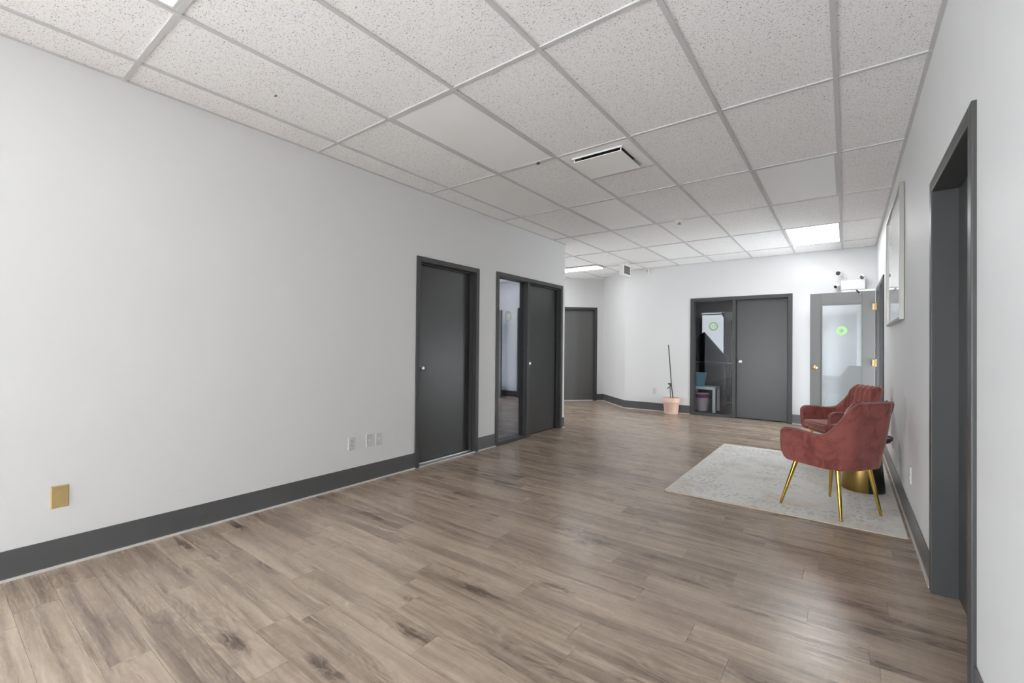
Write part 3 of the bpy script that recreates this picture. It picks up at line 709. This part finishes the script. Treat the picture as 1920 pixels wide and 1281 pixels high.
plate('wall_outlet', (XL, 2.305, .368), PI / 2, .072, .114, 'ivory', 'white outlet with dark sockets left of the twin plates', 'outlet', 'outlet')
plate('wall_plate', (XL, 2.484, .368), PI / 2, .072, .114, 'ivory', 'white cover plate in the middle of the three on the left wall', 'wall plate', 'jack')
plate('wall_plate', (XL, 2.588, .366), PI / 2, .072, .114, 'ivory', 'white cover plate of the three on the left wall closest to the door', 'wall plate', 'jack')
plate('wall_outlet', (-2.94, YF, .385), 0, .074, .118, 'ivory', 'white outlet on the far wall left of the clay pot', 'outlet', 'outlet')
plate('wall_outlet', (XR, 4.16, .365), -PI / 2, .074, .118, 'ivory', 'white outlet low on the right wall beside the near chair', 'outlet', 'outlet')
plate('wall_outlet', (XR, 5.62, .352), -PI / 2, .074, .118, 'ivory', 'white outlet on the right wall behind the black table', 'outlet', 'outlet')

# ------------------------------------------------------------------ framed picture on the right wall
t = empty('framed_picture', (XR, 6.06, 0), -PI / 2); tag(t, 'large silver framed picture under glass on the right wall', 'picture')
Wp, z0, z1, fd = 1.46, 1.455, 2.515, .032
for nm, (x0, x1, a, b_) in (('l', (0, .022, z0, z1)), ('r', (Wp - .022, Wp, z0, z1)), ('t', (.022, Wp - .022, z1 - .022, z1)), ('b', (.022, Wp - .022, z0, z0 + .022))):
    box(x0, x1, -fd, -.002, a, b_).build('frame_bar', 'frame_silver', t, bevel=.002)
box(.022, Wp - .022, -.020, -.004, z0 + .022, z1 - .022).build('print', 'print', t)

# ------------------------------------------------------------------ wall and ceiling devices
t = empty('sign_box', (-3.235, 7.925, H)); tag(t, 'white box with a brown grille face hanging from the ceiling', 'sign')
box(-.035, .035, -.185, .185, -.235, -.03).build('sign_housing', 'white_plastic', t, bevel=.006)
MB().lathe([(.06, -.001), (.05, -.018), (.02, -.03)], 20).build('canopy', 'white_plastic', t, smooth=True)
g_ = box(.0352, .039, -.135, .135, -.205, -.055).build('grille', 'sign_face', t)
for zz in (-.175, -.13, -.085): box(.0392, .0415, -.125, .125, zz - .005, zz + .005).build('grille_bar', 'black', g_)
t = empty('motion_sensor', (-3.085, YF, 2.695)); tag(t, 'small white motion sensor near the ceiling on the far wall', 'sensor')
box(-.032, .032, -.05, -.0005, -.06, .055).build('sensor_body', 'white_plastic', t, bevel=.010, seg=3)
box(-.022, .022, -.054, -.0505, -.005, .035).build('sensor_lens', 'shade', t); box(-.010, .010, -.053, -.0505, -.035, -.025).build('sensor_slot', 'black', t)

def bullet(name, base, aim, label, ln=.12, r=.034, post=None):
    t = empty(name, base); tag(t, label, 'camera')
    MB().lathe([(.04, 0), (.04, .01), (.03, .016)], 24, Matrix.Rotation(PI / 2, 4, 'X')).build('mount', 'white_plastic', t, smooth=True)
    c_ = Vector(post); MB().tube([(0, -.012, 0), tuple(c_ * .6 + Vector((0, -.01, 0))), tuple(c_)], .011, 10).build('bracket', 'white_plastic', t, smooth=True)
    dv = Vector(aim).normalized(); q_ = dv.to_track_quat('Z', 'Y').to_matrix().to_4x4(); m4 = Matrix.Translation(c_) @ q_
    MB().lathe([(r * .8, -ln * .55), (r, -ln * .45), (r, ln * .45), (r * .96, ln * .5)], 24, m4).build('camera_body', 'white_plastic', t, smooth=True)
    MB().lathe([(r * .9, ln * .5), (r * .86, ln * .515), (.001, ln * .52)], 24, m4).build('lens', 'black', t)
    return t
bullet('security_camera', (-.035, YF, 2.32), (-.25, -1, -.05), 'white bullet camera with black lens above the open glass door', post=(-.055, -.13, .055))
bullet('security_camera', (-.11, YF, 2.19), (-.6, -1, -.5), 'small white camera lower left of the emergency light box', ln=.08, r=.026, post=(-.01, -.09, .0))
t = empty('emergency_light', (.075, YF, 2.195)); tag(t, 'white emergency light box above the open glass door', 'emergency light')
box(-.145, .145, -.095, -.0005, -.072, .072).build('light_housing', 'white_plastic', t, bevel=.006)
hd = MB().lathe([(.012, -.03), (.04, 0), (.042, .03), (.036, .034)], 24, Matrix.Translation((.115, -.09, .115)) @ Vector((-.3, -1, -.35)).normalized().to_track_quat('Z', 'Y').to_matrix().to_4x4()).build('lamp_head', 'white_plastic', t, smooth=True)
MB().tube([(.115, -.05, .07), (.115, -.065, .115)], .009, 8).build('head_stem', 'white_plastic', t)
MB().lathe([(.03, .0345), (.02, .037), (.001, .038)], 20, Matrix.Translation((.115, -.09, .115)) @ Vector((-.3, -1, -.35)).normalized().to_track_quat('Z', 'Y').to_matrix().to_4x4()).build('head_lens', 'chrome', hd)

# ------------------------------------------------------------------ clay pot with stakes
t = empty('potted_stake', (-2.575, 8.525, 0)); tag(t, 'pale clay pot holding bare dark stakes against the far wall', 'plant pot')
MB().lathe([(.108, 0), (.118, .004), (.122, .03), (.119, .034), (.123, .04), (.140, .205), (.144, .21), (.156, .215), (.160, .29), (.157, .298), (.147, .298), (.138, .25), (.001, .248)], 40).build('pot', 'clay', t, smooth=True)
MB().lathe([(.001, .262), (.142, .256), (.142, .250)], 32).build('soil', 'soil', t)
MB().tube([(.035, 0, .25), (.0, .005, .53), (-.025, .01, .85), (-.062, .02, 1.27)], .0085, 8).build('tall_stake', 'stick', t, smooth=True)
MB().tube([(-.005, -.015, .25), (-.022, -.01, .54)], .007, 8).build('short_stake', 'stick', t)
MB().tube([(-.002, 0, .53), (-.045, -.012, .475), (-.07, -.015, .455)], .008, 8).build('twig', 'stick', t)
b = MB(); b.tube([(-.055, -.01, .548), (.0, -.012, .552)], .010, 8); b.tube([(-.02 + .02 * math.cos(a), .0 + .02 * math.sin(a), .545) for a in [2 * PI * k / 14 for k in range(14)]], .008, 8, True)
b.build('tie', 'stick', t, smooth=True)

# ------------------------------------------------------------------ rug
rx0, rx1, ry0, ry1, rr = -1.243, .328, 3.885, 6.275, .03
def rrect(x0, x1, y0, y1, r, n=6):
    out = []
    for cx_, cy_, a0 in ((x1 - r, y1 - r, 0), (x0 + r, y1 - r, 90), (x0 + r, y0 + r, 180), (x1 - r, y0 + r, 270)):
        for k in range(n + 1):
            a = math.radians(a0 + 90 * k / n); out.append((cx_ + r * math.cos(a), cy_ + r * math.sin(a)))
    return out
t = empty('area_rug', (0, 0, 0)); tag(t, 'cream distressed area rug under the two pink chairs', 'rug')
MB().prism(rrect(rx0 + .012, rx1 - .012, ry0 + .012, ry1 - .012, .02), .001, .009).build('pile', 'rug', t)
MB().tube([(x, y, .0055) for x, y in rrect(rx0 + .010, rx1 - .010, ry0 + .010, ry1 - .010, .02)], .0052, 8, True).build('binding', 'rug_edge', t, smooth=True)
RZ = .0095

# ------------------------------------------------------------------ armchairs (local: x front, y left)
def ucurve(af, ab, hw, r, n1=16, n2=14, n3=14):
    p = []
    for k in range(n1): p.append((af + (ab + r - af) * k / n1, hw))
    for k in range(n2):
        a = math.radians(90 + 90 * k / n2); p.append((ab + r + r * math.cos(a), hw - r + r * math.sin(a)))
    for k in range(n3 + 1): p.append((ab, (hw - r) * (1 - 2 * k / n3)))
    for k in range(1, n2 + 1):
        a = math.radians(180 + 90 * k / n2); p.append((ab + r + r * math.cos(a), -(hw - r) + r * math.sin(a)))
    for k in range(1, n1 + 1): p.append((ab + r + (af - ab - r) * k / n1, -hw))
    return p
N1, N2, N3 = 16, 14, 14
ZB, ZA, ZT = .352, .605, .845
def smooth01(u): u = max(0, min(1, u)); return u * u * (3 - 2 * u)
def build_chair(loc, ang, label):
    t = empty('armchair', (*loc, RZ), ang); tag(t, label, 'armchair', 'pink velvet armchairs on the rug')
    bot = ucurve(.205, -.235, .252, .15); top = ucurve(.225, -.312, .274, .15)
    n = len(bot)
    # fine extra sections at the arm fronts
    idx = [0, .12, .3, .6] + list(range(1, n - 1)) + [n - 1 - .6, n - 1 - .3, n - 1 - .12, n - 1]
    idx = sorted(set(idx))
    def lerp(c, s):
        i = min(int(s), n - 2); f_ = s - i; return (c[i][0] * (1 - f_) + c[i + 1][0] * f_, c[i][1] * (1 - f_) + c[i + 1][1] * f_)
    def ztop(s):
        s2 = min(s, n - 1 - s)
        return ZA - .012 * math.exp(-((s2 - 12.5) / 4.0) ** 2) + (ZT - ZA) * smooth01((s2 - (N1 + .2)) / (N2 - 2.2))
    seglen = (.205 + .235 - .15) / N1
    def endr(s): return min(s, n - 1 - s) * seglen
    R_, TH = .055, .046
    secs = []; oedge = []; info = []
    for s in idx:
        B, T_, zt = lerp(bot, s), lerp(top, s), ztop(s)
        d_ = endr(s); cut = 0 if d_ >= R_ else R_ - math.sqrt(max(0, R_ * R_ - (R_ - d_) ** 2))
        zb, zt2 = ZB + cut * .9, zt - cut
        def pos(z):
            k = (z - ZB) / (ZT - ZB); return (B[0] + (T_[0] - B[0]) * k, B[1] + (T_[1] - B[1]) * k)
        # inward normal in plan
        a_, b_ = lerp(top, max(0, s - .4)), lerp(top, min(n - 1, s + .4)); tx, ty = b_[0] - a_[0], b_[1] - a_[1]; l_ = math.hypot(tx, ty); nx, ny = -ty / l_, tx / l_
        cx_, cy_ = -.02 - T_[0], -T_[1]
        if nx * cx_ + ny * cy_ < 0: nx, ny = -nx, -ny
        sec = []
        for k in range(8):
            z = zb + (zt2 - .012 - zb) * k / 7; px, py = pos(z); bulge = .006 * math.sin(PI * k / 7)
            sec.append((px - nx * bulge, py - ny * bulge, z))
        px, py = pos(zt2 - .012)
        for k in range(1, 6):
            a = PI * k / 6; sec.append((px + nx * TH * .5 * (1 - math.cos(a)), py + ny * TH * .5 * (1 - math.cos(a)), zt2 - .012 + .012 * math.sin(a)))
        for k in range(7):
            z = (zt2 - .012) + (zb + .01 - (zt2 - .012)) * k / 6; px, py = pos(z); sec.append((px + nx * TH, py + ny * TH, z))
        secs.append(sec); info.append((s, nx, ny, pos, zt2))
        px, py = pos(zt2 - .006); oedge.append((px - nx * .002, py - ny * .002, zt2 - .004))
    b = MB(); m_ = len(secs[0]); vs = [p for s_ in secs for p in s_]; fs = []
    for i in range(len(secs) - 1):
        for k in range(m_): fs.append((i * m_ + k, i * m_ + (k + 1) % m_, (i + 1) * m_ + (k + 1) % m_, (i + 1) * m_ + k))
    fs += [tuple(range(m_)), tuple((len(secs) - 1) * m_ + k for k in range(m_))[::-1]]
    b.add(vs, fs); sh = b.build('shell', 'velvet', t, smooth=True)
    # piping along the outer edge, round both arm fronts
    path = [secs[0][k] for k in range(0, 8)] + oedge[1:-1] + [secs[-1][k] for k in range(7, -1, -1)]
    MB().tube(path, .0066, 8).build('piping', 'piping', sh, smooth=True)
    path = [secs[0][k] for k in range(13, m_)]; 
    # channel-tufted inner back
    s0, s1 = N1 - 1.0, n - 1 - (N1 - 1.0); NU, NV, CH = 96, 14, 11
    b = MB(); vs = []; fs = []
    for i in range(NU + 1):
        u = i / NU; s = s0 + (s1 - s0) * u
        B, T_, zt = lerp(bot, s), lerp(top, s), ztop(s)
        a_, b_ = lerp(top, s - .4), lerp(top, s + .4); tx, ty = b_[0] - a_[0], b_[1] - a_[1]; l_ = math.hypot(tx, ty); nx, ny = -ty / l_, tx / l_
        if nx * (-.02 - T_[0]) + ny * (-T_[1]) < 0: nx, ny = -nx, -ny
        rib = abs(math.sin(PI * CH * u)) ** .55; edge = smooth01(min(u, 1 - u) * 9)
        for j in range(NV + 1):
            v = j / NV; z = .43 + (zt - .004 - .43) * v; k = (min(z, ZT) - ZB) / (ZT - ZB)
            px, py = B[0] + (T_[0] - B[0]) * k, B[1] + (T_[1] - B[1]) * k
            roll = math.sqrt(max(0, 1 - max(0, (v - .86) / .14) ** 2))
            off = TH * .55 + (TH * .45 + (.020 + .016 * rib) * edge) * roll
            vs.append((px + nx * off, py + ny * off, z + .010 * rib * edge * (1 if v > .9 else 0)))
        px, py = vs[-1][0] - nx * .02, vs[-1][1] - ny * .02; vs.append((px, py, zt - .03))
    m2 = NV + 2
    for i in range(NU):
        for j in range(m2 - 1): fs.append((i * m2 + j, (i + 1) * m2 + j, (i + 1) * m2 + j + 1, i * m2 + j + 1))
    b.add(vs, fs); b.build('tufted_back', 'velvet', t, smooth=True)
    # seat
    box(-.215, .17, -.205, .205, ZB + .002, .40).build('seat_base', 'velvet', t, bevel=.015, seg=3)
    st_ = box(-.20, .222, -.203, .203, .395, .470).build('seat_cushion', 'velvet', t, bevel=.028, seg=5)
    MB().tube([(x, y, .452) for x, y in rrect(-.197, .220, -.201, .201, .04)], .005, 8, True).build('piping', 'piping', st_, smooth=True)
    for (fx, fy, tx, ty) in ((.21, .262, .135, .185), (.21, -.262, .135, -.185), (-.21, .20, -.15, .155), (-.21, -.20, -.15, -.155)):
        MB().tube([(tx, ty, ZB + .02), (fx, fy, .006), (fx, fy, 0)], [.0165, .0095, .0085], 16).build('leg', 'gold', t, smooth=True)
    return t
build_chair((-.085, 4.25), math.radians(145), 'pink velvet armchair nearest the viewer, seen from behind')
build_chair((-.075, 5.70), math.radians(211), 'pink velvet armchair beyond the side table, its tufted back showing')

# side table between the chairs
t = empty('pedestal_table', (.115, 5.02, RZ)); tag(t, 'round black topped side table with brass drum base between chairs', 'table')
for nm, mt_, a0 in (('brass_half', 'drum', math.radians(103)), ('black_half', 'tabletop', math.radians(-77))):
    b = MB(); n_ = 28; vs = []; prof = [(.150, 0), (.152, .006), (.118, .405), (.116, .41)]
    for r_, z_ in prof: vs += [(r_ * math.cos(a0 + PI * k / n_), r_ * math.sin(a0 + PI * k / n_), z_) for k in range(n_ + 1)]
    b.add(vs, [(j * (n_ + 1) + k, j * (n_ + 1) + k + 1, (j + 1) * (n_ + 1) + k + 1, (j + 1) * (n_ + 1) + k) for j in range(3) for k in range(n_)] + [tuple(range(n_ + 1))[::-1], tuple(3 * (n_ + 1) + k for k in range(n_ + 1)), tuple([j * (n_ + 1) for j in range(4)] + [j * (n_ + 1) + n_ for j in range(3, -1, -1)])])
    b.build(nm, mt_, t, smooth=True)
MB().lathe([(.10, .41), (.15, .414), (.185, .43), (.198, .452), (.200, .468), (.194, .472), (.188, .463), (.001, .463)], 48).build('table_top', 'tabletop', t, smooth=True)
